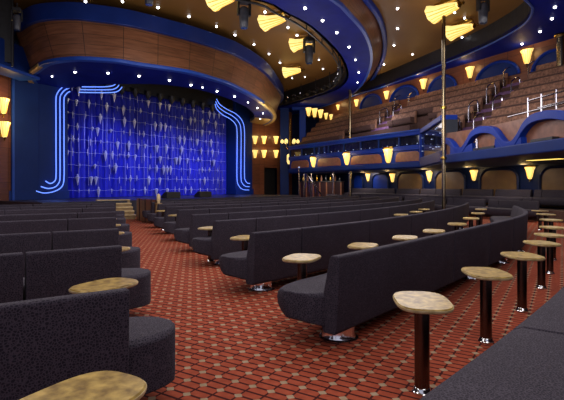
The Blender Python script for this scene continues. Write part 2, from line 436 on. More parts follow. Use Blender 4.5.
for k, (px, py) in enumerate([(210.5, 227.5), (177, 214.8), (163, 210.5)]):
    x, y = atz(px, py, .65)
    table(x, y, 22, LABT+f'small, at the aisle end of the {ORD[[2, 4, 5][k]]} bench on the right', 'small far tables at aisle ends')
table(-.775, 1.70, 28, LABT+'in the lower left corner, cut by the picture edge', 'tables left of the aisle')
table(-1.44, 3.70, 27, LABT+'standing behind the nearest bench left of the aisle', 'tables left of the aisle')
for k, (px, py) in enumerate([(123, 249), (122.5, 233), (121.5, 225), (119.5, 218.7)]):
    x, y = atz(px-14, py, .65)
    table(x, y, 25, LABT+f'at the aisle end beyond the {ORD[k+1]} bench on the left', 'tables left of the aisle')
drop(tb)

# ---------------------------------------------------------------- stage
# stage frame: left jamb SL, right jamb SR
SL = aty(66, 0, 23.6)[:2]; SR = aty(236, 0, 34.6)[:2]
sd = (SR[0]-SL[0], SR[1]-SL[1]); sw = sqrt(sd[0]**2+sd[1]**2); sd = (sd[0]/sw, sd[1]/sw); sn = (sd[1], -sd[0])   # sn towards the audience
def stg(t, u, z=None):
    p = (SL[0]+sd[0]*t+sn[0]*u, SL[1]+sd[1]*t+sn[1]*u)
    return p if z is None else (p[0], p[1], z)
ang = atan2(sd[1], sd[0])
ZS = .78
# deck with gently curved front
ts_ = [-3.4+(sw+5.6)*k/16 for k in range(17)]
front = [stg(t, 3.9+1.1*sin(pi*max(0, min(1, (t+6)/(sw+12))))) for t in ts_]
b = MB(); ribbon(b, front, [stg(t, -2.4) for t in ts_], 0, ZS)
st = b.build('stage_platform', M['stage']); tag(st, 'low dark stage platform in front of the blue curtain', 'stage')
# stage front wood facing right of the steps
fr = thing('stage_front_panelling', 'reddish brown wood panelled stage front to the right of the cream steps', 'panelling')
fp = [atz(px, py, 0) for px, py in ((136.5, 219.5), (141, 221), (147, 222.5), (153, 223.5), (157, 224))]
fp = smoothpath(fp, 4)
b = MB(); strip(b, [(x, y, 0) for x, y in fp], [(x, y, .92) for x, y in fp]); strip(b, [(x, y, 0) for x, y in offset2(fp, .08)], [(x, y, .92) for x, y in offset2(fp, .08)])
strip(b, [(x, y, .92) for x, y in fp], [(x, y, .92) for x, y in offset2(fp, .08)])
b.build('panel', woodpanel('stage_front_veneer', (.16, .065, .035), (.26, .11, .06), (.03, .012, .01), .55, 2), fr, uv=True, recalc=False)
for k in (3, 7, 11, 15): MB().cyl((*fp[k], 0), (*fp[k], .93), .035, n=8).build('upright', M['wallwood'], fr)
po = uniq('rope_post', 'short pale post standing at the right end of the stage front panelling', 'post', (*atz(158.5, 224, 0), 0))
c = po['_o']; MB().lathe([(.16, 0), (.16, .03), (.11, .05), (.11, .74), (.14, .76), (.14, .8)], (c[0], c[1], 0), 14).build('shaft', M['stepr'], po, smooth=True)
MB().lathe([(.05, .8), (.07, .9), (.07, 1.1), (.02, 1.16)], (c[0], c[1], 0), 14).build('finial', M['step'], po, smooth=True)
# steps
s0 = atz(122, 219.5, 0); a_dir = radians(30)
stp = uniq('stage_steps', 'five cream steps at the end of the aisle going up to the stage', 'steps', (*s0, 0))
fx, fy = -.47, .88     # up direction
rx, ry = .88, .47
for k in range(5):
    z1 = .175*(k+1)*.9; d0 = .36*k
    c = (s0[0]+fx*(d0+.18)-rx*.15, s0[1]+fy*(d0+.18)-ry*.15)
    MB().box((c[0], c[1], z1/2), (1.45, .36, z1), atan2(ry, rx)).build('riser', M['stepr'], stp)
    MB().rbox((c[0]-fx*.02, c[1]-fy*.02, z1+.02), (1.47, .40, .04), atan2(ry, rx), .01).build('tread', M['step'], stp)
# curtain
cur = thing('stage_curtain', 'tall royal blue stage curtain hung with silver bead garlands', 'curtain')
n = 260; lo = []; hi = []
for k in range(n+1):
    t = .15+(sw-.3)*k/n; u = -1.0+.10*sin(k*.95)+.05*sin(k*.37)
    lo.append(stg(t, u, ZS+.02)); hi.append(stg(t, u, 7.8))
b = MB(); strip(b, lo, hi); strip(b, [(p[0]-sn[0]*.03, p[1]-sn[1]*.03, p[2]) for p in lo], [(p[0]-sn[0]*.03, p[1]-sn[1]*.03, p[2]) for p in hi])
b.build('cloth', M['curtain'], cur, smooth=True, recalc=False)
rnd = random.Random(3)
for r in range(9):
    z = 1.2+r*.70; b = MB()
    pts = [stg(.3+(sw-.6)*k/90, -.80, z+.05*abs(sin(k*.55))-.03) for k in range(91)]
    b.tube(pts, .008, 4); t = .5
    while t < sw-.5:
        h = rnd.choice([.14, .2, .3, .42]); w = rnd.choice([.022, .03, .04, .09]) if h < .4 else .12
        b.lathe([(w*.3, .10), (w, .05), (w*.9, 0), (w*.45, -h*.5), (.008, -h)], stg(t, -.78, z), 6)
        if rnd.random() < .6: b.lathe([(.01, .20), (w*.5, .13), (w*.4, .06)], stg(t, -.78, z+.02), 5)
        t += rnd.uniform(.28, .95)
    b.build('bead_garland', M['bead'], cur)
for k in range(46):
    t = .4+(sw-.8)*(k+rnd.uniform(-.3, .3))/46; z0 = rnd.uniform(.9, 4.6); z1 = min(7.3, z0+rnd.uniform(1.0, 3.5))
    b = MB(); b.tube([stg(t, -.80, z0), stg(t, -.80, (z0+z1)/2), stg(t, -.80, z1)], .014, 4)
    b.build('bead_string', M['cord'], cur)
# black masking behind/above
b = MB(); b.box((*stg(sw/2, -2.6), 4.6), (sw+10, .2, 9.2), ang); structure(b.build('wall_stage', M['black']))
hd = uniq('curtain_valance', 'black header above the blue curtain', 'valance', stg(sw/2, -.3, 6.6))
MB().box(stg(sw/2, -.35, 8.1), (sw-.2, .25, 2.0), ang).build('panel', M['black'], hd)
for k in range(14):
    t = .6+(sw-1.2)*k/13
    MB().lathe([(.03, 0), (.20, -.04), (.16, -.35), (.03, -.55)], stg(t, -.10, 7.3), 8).build('swag', M['black'], hd, smooth=True)
# piers with neon
def pier(t0, t1, name, label, ztop=9.1, u=0):
    o = uniq(name, label, 'pillar', stg((t0+t1)/2, 0, ZS))
    MB().box(stg((t0+t1)/2, u-.7, (ZS+ztop)/2), (abs(t1-t0), 1.4, ztop-ZS), ang).build('shaft', M['bluewall'], o, bevel=.04)
    return o
p1 = pier(-3.3, .12, 'proscenium_pillar', 'wide navy pillar at the left side of the stage behind the neon tubes')
MB().box(stg(-1.6, .02, 1.0), (3.5, .12, .45), ang).build('plinth', M['bluewall'], p1, bevel=.02)
p2 = pier(sw-.05, sw+2.0, 'proscenium_pillar', 'narrow navy pillar at the right side of the stage behind the neon tubes')
MB().box(stg(sw+1, .02, 1.0), (2.1, .12, .45), ang).build('plinth', M['bluewall'], p2, bevel=.02)
def arc(cx, cz, r, a0, a1, n=10):
    return [(cx+r*cos(radians(a0+(a1-a0)*k/n)), cz+r*sin(radians(a0+(a1-a0)*k/n))) for k in range(n+1)]
def neon(pts, label, r=.028):
    c = pts[len(pts)//2]
    o = MB().tube(pts, r, 8).build('neon_tube', M['neon'], org=c, smooth=True); tag(o, label, 'neon light', 'blue neon tubes framing the stage'); return o
def npt(px, py, u=.07):
    A = stg(0, u); k = (px-CX)/F; t = (k*A[1]-A[0])/(sd[0]-k*sd[1]); p = stg(t, u)
    return (p[0], p[1], CZ+(HY-py)*p[1]/F)
nm = ['leftmost', 'middle', 'rightmost']
for k, pp in enumerate(([(45.5, 181), (50, 183.5), (54.2, 181.5), (56, 176), (56, 150), (56, 120), (56, 99), (57.5, 93), (61, 88.5), (65, 86), (69, 84.5)],
        [(41, 186.5), (48, 188.5), (55, 187), (59, 182.5), (60, 176), (60, 150), (60, 120), (60, 99), (61.5, 94), (65, 90), (69.5, 87.8)],
        [(36, 191), (44, 193), (54, 191.5), (61.5, 187), (64, 178), (64, 150), (64, 120), (64, 100), (65.2, 95.5), (68, 92.5), (70, 91.5)])):
    neon(smoothpath([npt(*p) for p in pp], 5), f'{nm[k]} of three upright blue neon tubes on the left stage pillar')
for k, pp in enumerate(([(215, 104), (217, 109.5), (223, 115), (230, 118.8), (235.3, 124), (237, 131), (237, 155), (237, 179), (239, 186), (243, 189.5), (249, 190)],
        [(215.7, 101.5), (218.5, 107), (225, 112), (233, 116.3), (239, 122.5), (241, 131), (241, 155), (241, 178), (242.5, 183.5), (245.5, 186.3), (249.5, 186.7)],
        [(216.5, 99), (220, 104.5), (227, 109.3), (236, 114), (242.3, 121), (244.5, 131), (244.5, 155), (244.5, 176), (245.5, 180.5), (247.3, 183), (249.8, 183.5)])):
    neon(smoothpath([npt(*p) for p in pp], 5), f'{nm[k]} of three upright blue neon tubes on the right stage pillar')
for k, pp in enumerate(([(79, 92.3), (95, 92.6), (113, 92.4), (119, 90.5), (122, 87)], [(80.5, 89.6), (95, 89.8), (111, 89.6), (116.5, 87.8), (119, 85)], [(82, 86.8), (95, 86.9), (106, 86.7), (113, 85.6), (115.5, 83.8)])):
    neon(smoothpath([npt(*p) for p in pp], 5), f'{["lowest", "middle", "uppermost"][k]} of three horizontal blue neon tubes above the curtain')
# monitors on stage
mon = thing('stage_monitor', 'x', 'speaker')
b = MB(); pr = [(-.3, 0), (.3, 0), (.3, .16), (-.05, .42), (-.3, .42)]
b.loft([[(-.62, y, z) for y, z in pr], [(.62, y, z) for y, z in pr]]); b.build('cabinet', M['black'], mon, bevel=.02)
b = MB(); b.loft([[(x, .28, .185), (x, -.03, .42), (x, -.02, .435), (x, .29, .20)] for x in (-.56, .56)]); b.build('grille', M['grey'], mon)
for px, w, lab in ((171, 25.2, 'black stage monitor on the stage deck near the steps'), (203, 27.5, 'black stage monitor farther right on the stage deck')):
    x, y = aty(px, 0, w)[:2]; dup(mon, (x, y, ZS), (0, 0, ang), lab, 'stage monitors', .8)
drop(mon)

# ---------------------------------------------------------------- canopy over the stage
ZB = 6.5
rim_px = [(30, 80), (37, 69), (50, 62.8), (75, 60), (100, 60.8), (120, 62.5), (141, 66), (186, 72.5), (216, 80.5), (232, 86), (257, 99), (272, 111)]
rim = [(-13.2, 26.0)]+[atz(px, py, ZB) for px, py in rim_px]+[(-.55, 34.0), (-1.2, 37.2), (-2.6, 39.5)]
rim = smoothpath(rim, 6)
cano = uniq('stage_canopy', 'huge curved canopy over the stage with brown veneer face between blue bands', 'canopy', (-6, 19.5, ZB))
wt_px = [(16, 36), (20.5, 32), (38, 23), (70, 20.5), (97, 23), (120, 26), (141, 30), (187, 41), (220, 51), (238, 58), (264, 74), (279, 93)]
NC = 90
wt = smoothpath([(-13.6, 24.5)]+[atz(*p, 8.05) for p in wt_px]+[(-.1, 35.0), (-.8, 38.0), (-2.4, 40.5)], 6)
rimr = resample(rim, NC)
b = MB(); strip(b, [(x, y, ZB+.12) for x, y in rim], [(x, y, 8.10) for x, y in wt])
b.build('veneer_face', M['wood'], cano, uv=True, smooth=True, recalc=False)
b = MB(); ribbon(b, offset2(wt, -.18), offset2(wt, .3), 8.06, 8.74); b.build('upper_band', M['blueband'], cano, smooth=True, bevel=.1)
b = MB(); ribbon(b, offset2(rim, -.08), offset2(rim, .25), ZB-.02, ZB+.14); b.build('lower_lip', M['blueline'], cano, bevel=.04)
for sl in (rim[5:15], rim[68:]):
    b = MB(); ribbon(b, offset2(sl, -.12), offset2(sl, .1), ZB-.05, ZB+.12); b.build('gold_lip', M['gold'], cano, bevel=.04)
# soffit: from rim inwards
in_px = [(55, 93), (75, 87), (100, 84.5), (150, 84), (175, 86), (200, 90), (225, 97.5), (245, 106.5), (253, 113), (254, 119)]
inn = resample(smoothpath([(-14.5, 27.5)]+[atz(*p, ZB) for p in in_px]+[(-3.0, 37.5)], 6), NC)
ro_ = offset2(rimr, .06)
b = MB(); ribbon(b, ro_[:77], inn[:77], ZB, ZB+.25); b.build('soffit', M['bluedeep'], cano)
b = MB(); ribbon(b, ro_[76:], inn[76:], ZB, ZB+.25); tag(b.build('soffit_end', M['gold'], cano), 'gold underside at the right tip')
b = MB(); ribbon(b, offset2(inn, -.1), inn, ZB+.2, 9.15); b.build('inner_face', M['black'], cano)

# ---------------------------------------------------------------- ring over the seating
ZR = 8.0
ri_px = [(253.7, 0), (284, 13), (307, 25), (327, 42), (342, 60), (346.5, 77), (338, 88), (320, 95.5), (292, 104)]
ro_px = [(333, 0), (349.5, 15), (364.5, 32.5), (371.5, 52), (369.5, 70), (359, 88)]
ri = [(-15, 15.6), (-10.5, 14.2), (-5.5, 14.3)]+[atz(*p, ZR) for p in ri_px]+[(-1.5, 40)]
ro = [(-15, 11.6), (-10.5, 10.2), (-4, 11.0), (-.6, 13.2)]+[atz(*p, ZR) for p in ro_px]+[(4.6, 34.5), (2.6, 39), (0, 43)]
rt_px = [(364.5, 0), (377, 17.5), (382.5, 37.5), (381, 57), (371, 77), (360, 89)]
rtop = [(-15, 10.8), (-10.5, 9.3), (-3.5, 10.0), (.9, 14.2)]+[atz(*p, 9.12) for p in rt_px]+[(5.2, 38.5), (3.2, 42), (.4, 45)]
NR = 80
ri = resample(smoothpath(ri, 6), NR); ro = resample(smoothpath(ro, 6), NR); rtop = resample(smoothpath(rtop, 6), NR)
ring = uniq('ceiling_ring', 'broad curved ring hanging below the ceiling with blue underside and brown veneer rim', 'ceiling ring', (4, 22, ZR))
b = MB(); ribbon(b, ri, ro, ZR, ZR+.15); b.build('underside', M['bluedeep'], ring)
b = MB(); strip(b, [(x, y, ZR+.05) for x, y in ro], [(x, y, 9.12) for x, y in rtop]); b.build('veneer_rim', M['wood'], ring, uv=True, smooth=True, recalc=False)
b = MB(); ribbon(b, rtop, offset2(rtop, -.22), 8.95, 9.2); b.build('rim_moulding', M['blue'], ring, bevel=.04)
b = MB(); ribbon(b, offset2(ro, -.05), offset2(ro, .08), ZR-.03, ZR+.1); b.build('lip_moulding', M['blueline'], ring)
b = MB(); ribbon(b, offset2(ri, .0), offset2(ri, -.12), ZR+.0, 9.2); b.build('inner_face', M['black'], ring)
# light rail along the inner edge
rail_path = offset2(ri, .35)
lr = uniq('lighting_rail', 'black pipe rail following the inner edge of the ceiling ring', 'lighting rail', (3, 22, 8.0))
for dz in (.0, .3): MB().tube([(x, y, 8.05+dz) for x, y in rail_path], .045, 6).build('pipe', M['black'], lr, smooth=True)
for k in range(4, NR, 4):
    x, y = rail_path[k]; MB().cyl((x, y, 8.05), (x, y, 9.2), .03, n=6).build('hanger', M['black'], lr)

# ---------------------------------------------------------------- right hand soffit
ZC = 8.3
sc_px = [(345, 97.5), (380, 87), (423, 71), (473, 51), (505.5, 35), (525, 22), (531, 9), (523, 0)]
sin_ = [(2.5, 41), ]+[atz(*p, ZC) for p in sc_px]+[(6.6, 14.5), (3, 12.6), (-2, 11.6)]
sin_ = smoothpath(sin_, 6)
# outer boundary polyline far away, same count
so = []
for k in range(len(sin_)):
    t = k/(len(sin_)-1)
    so.append(None)
out_ctrl = smoothpath([(6, 46), (10, 42), (14, 34), (17, 26), (18, 20), (18, 14), (16, 8), (10, 5), (2, 4), (-4, 4)], 6)
so = resample(out_ctrl, len(sin_)-1); sin_ = resample(sin_, len(sin_)-1)
b = MB(); ribbon(b, sin_, so, ZC, ZC+.15); sf = b.build('ceiling_soffit', M['bluedeep']); structure(sf, 'deep blue lower ceiling curving round the right side')
b = MB(); ribbon(b, sin_, offset2(sin_, .12), ZC-.0, 9.2); trb = b.build('trim_1', M['black']); structure(trb, 'black curved light trough at the edge of the blue ceiling')
b = MB(); b.tube([(x, y, ZC-.01) for x, y in offset2(sin_, .06)], .05, 6); structure(b.build('trim_2', M['blueline'], smooth=True))

# ---------------------------------------------------------------- downlights
dl = thing('ceiling_downlight', 'x', 'downlight')
MB().lathe([(.08, -.01), (.115, -.02), (.125, .0)], n=16).build('trim_ring', M['chrome'], dl, smooth=True)
MB().lathe([(.02, -.105), (.055, -.085), (.075, -.05), (.07, -.015)], n=14).build('lens', M['lamp'], dl)
def downs(pxs, z, desc, group, sc=1.0):
    for k, p in enumerate(pxs):
        x, y = atz(p[0], p[1], z); s_ = .72*sc*(p[2] if len(p) > 2 else 1)
        dup(dl, (x, y, z), (0, 0, 0), f'small white downlight, {ORD[k] if k < 20 else k} from the left {desc}', group, s_)
downs([(52, 76, .7), (75, 71.5), (108, 72.5), (139, 75.5), (169.5, 79.8), (191, 84.5), (202.5, 87, .8), (217, 90.7), (234.5, 96)], ZB-.005, 'in the blue underside of the stage canopy', 'downlights under the stage canopy')
downs([(248, 102, .8), (257.5, 107.5, .8), (263, 113, .8), (260, 118.5, .8)], ZB-.005, 'under the gold right tip of the canopy', 'downlights at the canopy end')
downs([(85.5, 1), (122.5, 1), (158, 7), (189, 16), (216.5, 26), (235, 34.5), (254, 44), (269, 53.5), (280, 62.3), (290, 70)], 9.19, 'on the bronze ceiling just above the stage canopy', 'downlights along the canopy')
downs([(265, 11.5), (288, 27), (297, 35), (319, 59.5, .8), (323, 68.5, .8), (292, 78, .7), (305, 76.5, .7)], 9.19, 'on the bronze ceiling inside the ring', 'downlights inside the ceiling ring')
downs([(305, 7.5), (322.5, 20), (336.7, 32), (349, 46.5), (355.5, 59.3), (358.8, 72), (357.5, 82, .8)], ZR-.005, 'in the blue underside of the ceiling ring', 'downlights under the ceiling ring')
downs([(397.5, 8), (397.5, 28), (394, 45), (384, 64, .9), (412.5, 54, .9), (454.5, 12, .9), (464.5, 17.5, .9), (462, 37, .9)], 9.19, 'on the bronze ceiling right of the ring', 'downlights on the right bronze ceiling')
downs([(368, 92.8, .8), (388, 87, .8), (411, 80.5), (437, 73), (462, 66), (492, 57), (522, 43.3), (540, 31), (552, 18), (555, 6.5)], ZC-.005, 'in the blue ceiling over the balcony', 'downlights over the balcony')
drop(dl)

# ---------------------------------------------------------------- sconces
def make_sconce():
    o = thing('tulip_sconce', 'x', 'wall lamp')
    fl = lambda t, z: 1+.10*abs(cos(3.5*t))*(.4+z)
    nseg = 42
    prof = [(.07, 0), (.12, .05), (.175, .22), (.215, .42), (.255, .60), (.31, .70), (.33, .76), (.28, .765), (.10, .72)]
    MB().lathe(prof, (0, -.22, 0), nseg, .62, fl).build('shade', M['shade'], o, smooth=True)
    for k in range(7):
        t = pi+pi*(k+.5)/7
        pts = [(r*1.07*cos(t), -.22+.62*r*1.07*sin(t), z) for r, z in prof[1:7]]
        MB().tube(pts, .017, 5).build('rib', M['rib'], o, smooth=True)
    MB().lathe([(.005, -.16), (.045, -.12), (.03, -.07), (.085, -.02), (.075, .02)], (0, -.22, 0), 12).build('finial', M['brass'], o, smooth=True)
    MB().box((0, -.05, .32), (.18, .10, .62)).build('back_plate', M['brass'], o, bevel=.02)
    return o
sp = make_sconce()
LAMPS = []
def sconce(px, py, Y, facing, label, group, h, cap=False, light=0, rot=None):
    """px,py = centre of the shade in the photograph frame at depth Y; h = overall height in metres"""
    x, y, z = aty(px, py, Y); s_ = h/.92
    o = dup(sp, (x, y, z-.30*s_), rot or (0, 0, facing), label, group, s_)
    if rot is None:
        o.location.x -= sin(facing)*.22*s_; o.location.y += cos(facing)*.22*s_
    if cap:
        c = MB().lathe([(.36, .80), (.40, .82), (.38, .87), (.12, .90)], (0, -.22, 0), 20, .62).build('cap', M['brass'], o, smooth=True)
    if light: LAMPS.append((x, y, z, facing, light))
    return o

# ---------------------------------------------------------------- left wall
wl = [aty(-60, 0, 17)[:2], aty(13.5, 0, 21.6)[:2]]
a = atan2(wl[1][1]-wl[0][1], wl[1][0]-wl[0][0])
b = MB(); strip(b, [(*wl[0], 0), (*wl[1], 0)], [(*wl[0], 9.2), (*wl[1], 9.2)]); structure(b.build('wall_left', M['wallwood'], uv=True, recalc=False), 'brown veneer wall at the far left')
pl = uniq('blue_pilaster', 'flat navy wall panel between the left sconces and the neon tubes', 'pilaster', (*aty(30, 0, 21.7)[:2], 0))
q0 = aty(13, 0, 21.4)[:2]; q1 = stg(-1.4, .05)
aa = atan2(q1[1]-q0[1], q1[0]-q0[0]); mid = ((q0[0]+q1[0])/2, (q0[1]+q1[1])/2); ll = sqrt((q1[0]-q0[0])**2+(q1[1]-q0[1])**2)
MB().box((mid[0]+.2*sin(aa)*-1, mid[1]+.2*cos(aa), 3.3), (ll, .4, 6.6), aa).build('face', M['bluewall'], pl, bevel=.03)
MB().box((q0[0], q0[1], 3.3), (.1, .1, 6.6), aa).build('edge_moulding', M['blueline'], pl)
# blue cornice over the left wall
c0 = aty(-40, 0, 17.2)[:2]; c1 = aty(30, 0, 21.0)[:2]
ca = atan2(c1[1]-c0[1], c1[0]-c0[0]); cm = ((c0[0]+c1[0])/2, (c0[1]+c1[1])/2); cl = sqrt((c1[0]-c0[0])**2+(c1[1]-c0[1])**2)
corn = uniq('wall_cornice', 'deep blue cornice box at the far left above the wall lamps', 'cornice', (*cm, 6.2))
MB().box((cm[0], cm[1], 7.0), (cl, .9, 1.1), ca).build('box_face', M['bluewall'], corn, bevel=.05)
MB().box((cm[0], cm[1], 6.38), (cl, 1.05, .14), ca).build('lip', M['blueline'], corn, bevel=.04)
for k, (px, py) in enumerate([(3.5, 108), (4.5, 131.5)]):
    sconce(px, py, 20.6, a, f'{["upper", "lower"][k]} of the two yellow tulip lamps on the far left wall', 'tulip lamps on the left wall', .85, light=25)

# ---------------------------------------------------------------- right stage side wall with six sconces and doorway
w0 = stg(sw+1.6, -.2); w1 = aty(292, 0, 40.5)[:2]
wa = atan2(w1[1]-w0[1], w1[0]-w0[0]); wn_ = (sin(wa), -cos(wa))
D0 = aty(263.5, 0, 37.6); 
def onwall(px):
    k = (px-CX)/F; dx, dy = w1[0]-w0[0], w1[1]-w0[1]
    t = (k*w0[1]-w0[0])/(dx-k*dy); return (w0[0]+dx*t, w0[1]+dy*t)
d0, d1 = onwall(264.2), onwall(277)
dh = CZ+(HY-167.5)*d0[1]/F
b = MB()
for p, q, z0, z1 in ((w0, d0, 0, 9), (d1, w1, 0, 9), (d0, d1, dh, 9)):
    strip(b, [(*p, z0), (*q, z0)], [(*p, z1), (*q, z1)])
structure(b.build('wall_back', M['wallwood'], uv=True, recalc=False), 'brown veneer wall right of the stage')
b = MB(); m_ = ((d0[0]+d1[0])/2-wn_[0]*.6, (d0[1]+d1[1])/2-wn_[1]*.6)
b.box((m_[0], m_[1], dh/2), (2.4, .1, dh+.4), wa); structure(b.build('door_1', M['black']), 'dark open doorway right of the stage')
k = 0
for py, row in ((141, 'upper'), (155, 'lower')):
    for px, col in ((255, 'left'), (264, 'middle'), (276, 'right')):
        x, y = onwall(px)
        sconce(px, py, y-.2, wa, f'{col} yellow tulip lamp of the {row} row above the dark doorway', 'tulip lamps by the dark doorway', .78 , light=14 if col != 'left' else 0)
# blue corner column between wall and balcony
bc = uniq('corner_column', 'blue column between the wall lamps and the balcony end', 'column', (*aty(284, 0, 38.5)[:2], 0))
x, y = aty(284.5, 0, 38.5)[:2]; MB().box((x, y, 4.2), (.75, .6, 8.4), 0).build('shaft', M['bluewall'], bc, bevel=.04)
x2, y2 = aty(302.5, 0, 38.0)[:2]; 
bc2 = uniq('corner_column', 'blue column at the far end of the upper balcony', 'column', (x2, y2, 0))
MB().box((x2, y2, 5.4), (.55, .5, 6.2), 0).build('shaft', M['blue'], bc2, bevel=.04)
MB().box((x2-.1, y2, 8.0), (1.6, .7, .5), 0).build('capital', M['blue'], bc2, bevel=.06)
# brass branched lamp at balcony end
ch = uniq('branch_lamp', 'brass branched lamp with small yellow bulbs at the balcony end', 'lamp', aty(290, 146, 36.2))
x, y, z = aty(290, 144, 36.2)
MB().cyl((x, y, z-2.2), (x, y, z+1.9), .05, n=8).build('stem', M['brass'], ch)
for k in range(6):
    t = 2*pi*k/6; MB().tube([(x, y, z-.3), (x+.4*cos(t), y+.4*sin(t), z-.35), (x+.62*cos(t), y+.62*sin(t), z+.05)], .03, 6).build('arm', M['brass'], ch, smooth=True)
    MB().lathe([(.05, 0), (.14, .08), (.13, .22), (.03, .32)], (x+.62*cos(t), y+.62*sin(t), z+.05), 10).build('bulb', M['shade'], ch, smooth=True)
MB().lathe([(.12, -1.6), (.2, -1.4), (.2, -.9), (.1, -.8)], (x-.05, y, z), 12).build('lower_lantern', M['shade'], ch, smooth=True)

# ---------------------------------------------------------------- balcony
P0 = aty(289.5, 0, 36)[:2]; P1 = aty(421.5, 0, 25)[:2]; P2 = aty(443.5, 0, 19.8)[:2]; P3 = aty(600, 0, 11.4)[:2]
def frame(A, B):
    d = (B[0]-A[0], B[1]-A[1]); l = sqrt(d[0]**2+d[1]**2); d = (d[0]/l, d[1]/l); nrm = (d[1], -d[0])
    if nrm[0]*A[0]+nrm[1]*A[1] > 0: nrm = (-nrm[0], -nrm[1])   # toward the house / camera
    def f(t, u, z): return (A[0]+d[0]*t+nrm[0]*u, A[1]+d[1]*t+nrm[1]*u, z)
    def tp(px):   # t where the column px crosses the line
        k = (px-CX)/F; return (k*A[1]-A[0])/(d[0]-k*d[1])
    return f, l, atan2(d[1], d[0]), tp, nrm
f1, l1, a1, tp1, n1 = frame(P0, P1)
bal = uniq('balcony', 'long blue balcony front with a dark window band and rust panels', 'balcony', f1(l1/2, 0, 2.5))
def fbox(f, a, t0, t1, u0, u1, z0, z1): return MB().box(f((t0+t1)/2, (u0+u1)/2, (z0+z1)/2), (t1-t0, u1-u0, z1-z0), a)
fbox(f1, a1, 0, l1, -.5, .14, 4.28, 4.52).build('top_rail', M['blue'], bal, bevel=.04)
fbox(f1, a1, 0, l1, -.5, .20, 4.50, 4.58).build('handrail', M['blueline'], bal, bevel=.03)
fbox(f1, a1, 0, l1, -.5, -.06, 3.72, 4.28).build('window_band', M['glass'], bal)
for k in range(9):
    t = l1*k/8; fbox(f1, a1, t-.05, t+.05, -.2, .02, 3.72, 4.28).build('mullion', M['bluewall'], bal)
fbox(f1, a1, 0, l1, -.5, .12, 3.46, 3.74).build('middle_band', M['blue'], bal, bevel=.03)
fbox(f1, a1, 0, l1, -.6, .0, 2.62, 3.46).build('lower_wall', M['blue'], bal)
fbox(f1, a1, 0, l1, -.6, .16, 2.5, 2.78).build('bottom_band', M['bluewall'], bal, bevel=.03)
for q0_, q1_ in ((291.5, 309), (318, 341), (351, 382), (396, 421)):
    t0, t1 = tp1(q0_), tp1(q1_); z0, z1, r = 2.84, 3.40, .38
    pl_ = [(t0, z0), (t1, z0)]+arc(t1-r, z1-r, r, 0, 90, 6)+arc(t0+r, z1-r, r, 90, 180, 6)
    b = MB(); b.loft([[f1(t, u, z) for t, z in pl_] for u in (-.05, .05)]); b.build('rust_panel', M['archbrown'], bal)
rnd = random.Random(5)
for k in range(34):  # small dots stand in for reflections in the dark window band
    t = .3+(l1-.6)*k/33; x, y, z = f1(t, -.02, 3.76); MB().box((x, y, z+.06), (.035, .035, .04), a1).build('indicator_lamp', M['led'] if k % 2 else M['grey'], bal)
for k, (px, py, hh) in enumerate([(313.5, 163.5, .86), (347, 160.5, .92), (388.5, 157.5, 1.0)]):
    t = tp1(px); x, y, _ = f1(t, .25, 0)
    sconce(px, py, y, a1, f'large yellow tulip lamp on the balcony front, {ORD[k]} from the left', 'large lamps on the balcony front', hh, cap=True, light=30)
# end return facing the camera
f2, l2, a2, tp2, n2 = frame(P1, P2)
be = uniq('balcony', 'dark glazed corner box of the balcony framed in blue', 'balcony', f2(l2/2, 0, 2.6))
fbox(f2, a2, 0, l2, -.6, .0, 3.0, 4.35).build('glass_face', M['glass'], be)
fbox(f2, a2, -.05, l2, -.6, .12, 4.3, 4.55).build('top_rail', M['blue'], be, bevel=.04)
fbox(f2, a2, -.05, l2, -.6, .12, 2.5, 3.0).build('bottom_band', M['bluewall'], be, bevel=.04)
fbox(f2, a2, -.1, .2, -.6, .12, 2.7, 4.4).build('corner_post', M['blue'], be, bevel=.03)
for k in range(14):  # glowing dots imitate sparkle on the corner glass
    x, y, z = f2(rnd.uniform(.3, l2-.3), .03, rnd.uniform(3.1, 4.2)); MB().box((x, y, z), (.035, .035, .035)).build('indicator_lamp', M['led'], be)
# right section with wavy blue arches
f3, l3, a3, tp3, n3 = frame(P2, P3)
bw = uniq('balcony', 'right balcony section with a wavy blue arch band over rust panels', 'balcony', f3(l3/2, 0, 2.5))
def z3(px, py):
    t = tp3(px); x, y, _ = f3(t, 0, 0); return t, CZ+(HY-py)*y/F
tops = [z3(443.5, 133), z3(455, 131.5), z3(470, 129), z3(488, 125.5), z3(517, 119), z3(545, 111), z3(600, 95)]
b = MB(); lo_ = [f3(t, -.12, 2.5) for t, z in tops]; hi_ = [f3(t, -.12, min(z, 3.95)) for t, z in tops]
rs = [[f3(t, -.12, 2.5), f3(t, -.32, 2.5), f3(t, -.32, min(z, 3.95)), f3(t, -.12, min(z, 3.95))] for t, z in tops]
b.loft(rs); b.build('rust_panel', M['archbrown'], bw)
wave = smoothpath([z3(*p) for p in ((443.5, 138), (448, 138), (453.5, 142), (457.5, 147.5), (463, 147), (468, 140), (473, 131.5), (480, 127), (489, 126), (496, 128.5), (501, 135), (506.5, 141.5), (513, 141), (519, 134), (525, 123), (533, 115), (545, 111), (556, 110), (575, 112), (600, 112))], 4)
low = [(t, min(z-.24, 9)) for t, z in wave]
b = MB(); rs = []
for (t, z) in wave:
    rs.append([f3(t, -.14, z-.26), f3(t, .10, z-.26), f3(t, .10, z), f3(t, -.14, z)])
b.loft(rs); b.build('wave_moulding', M['blue'], bw, smooth=True, bevel=.02)
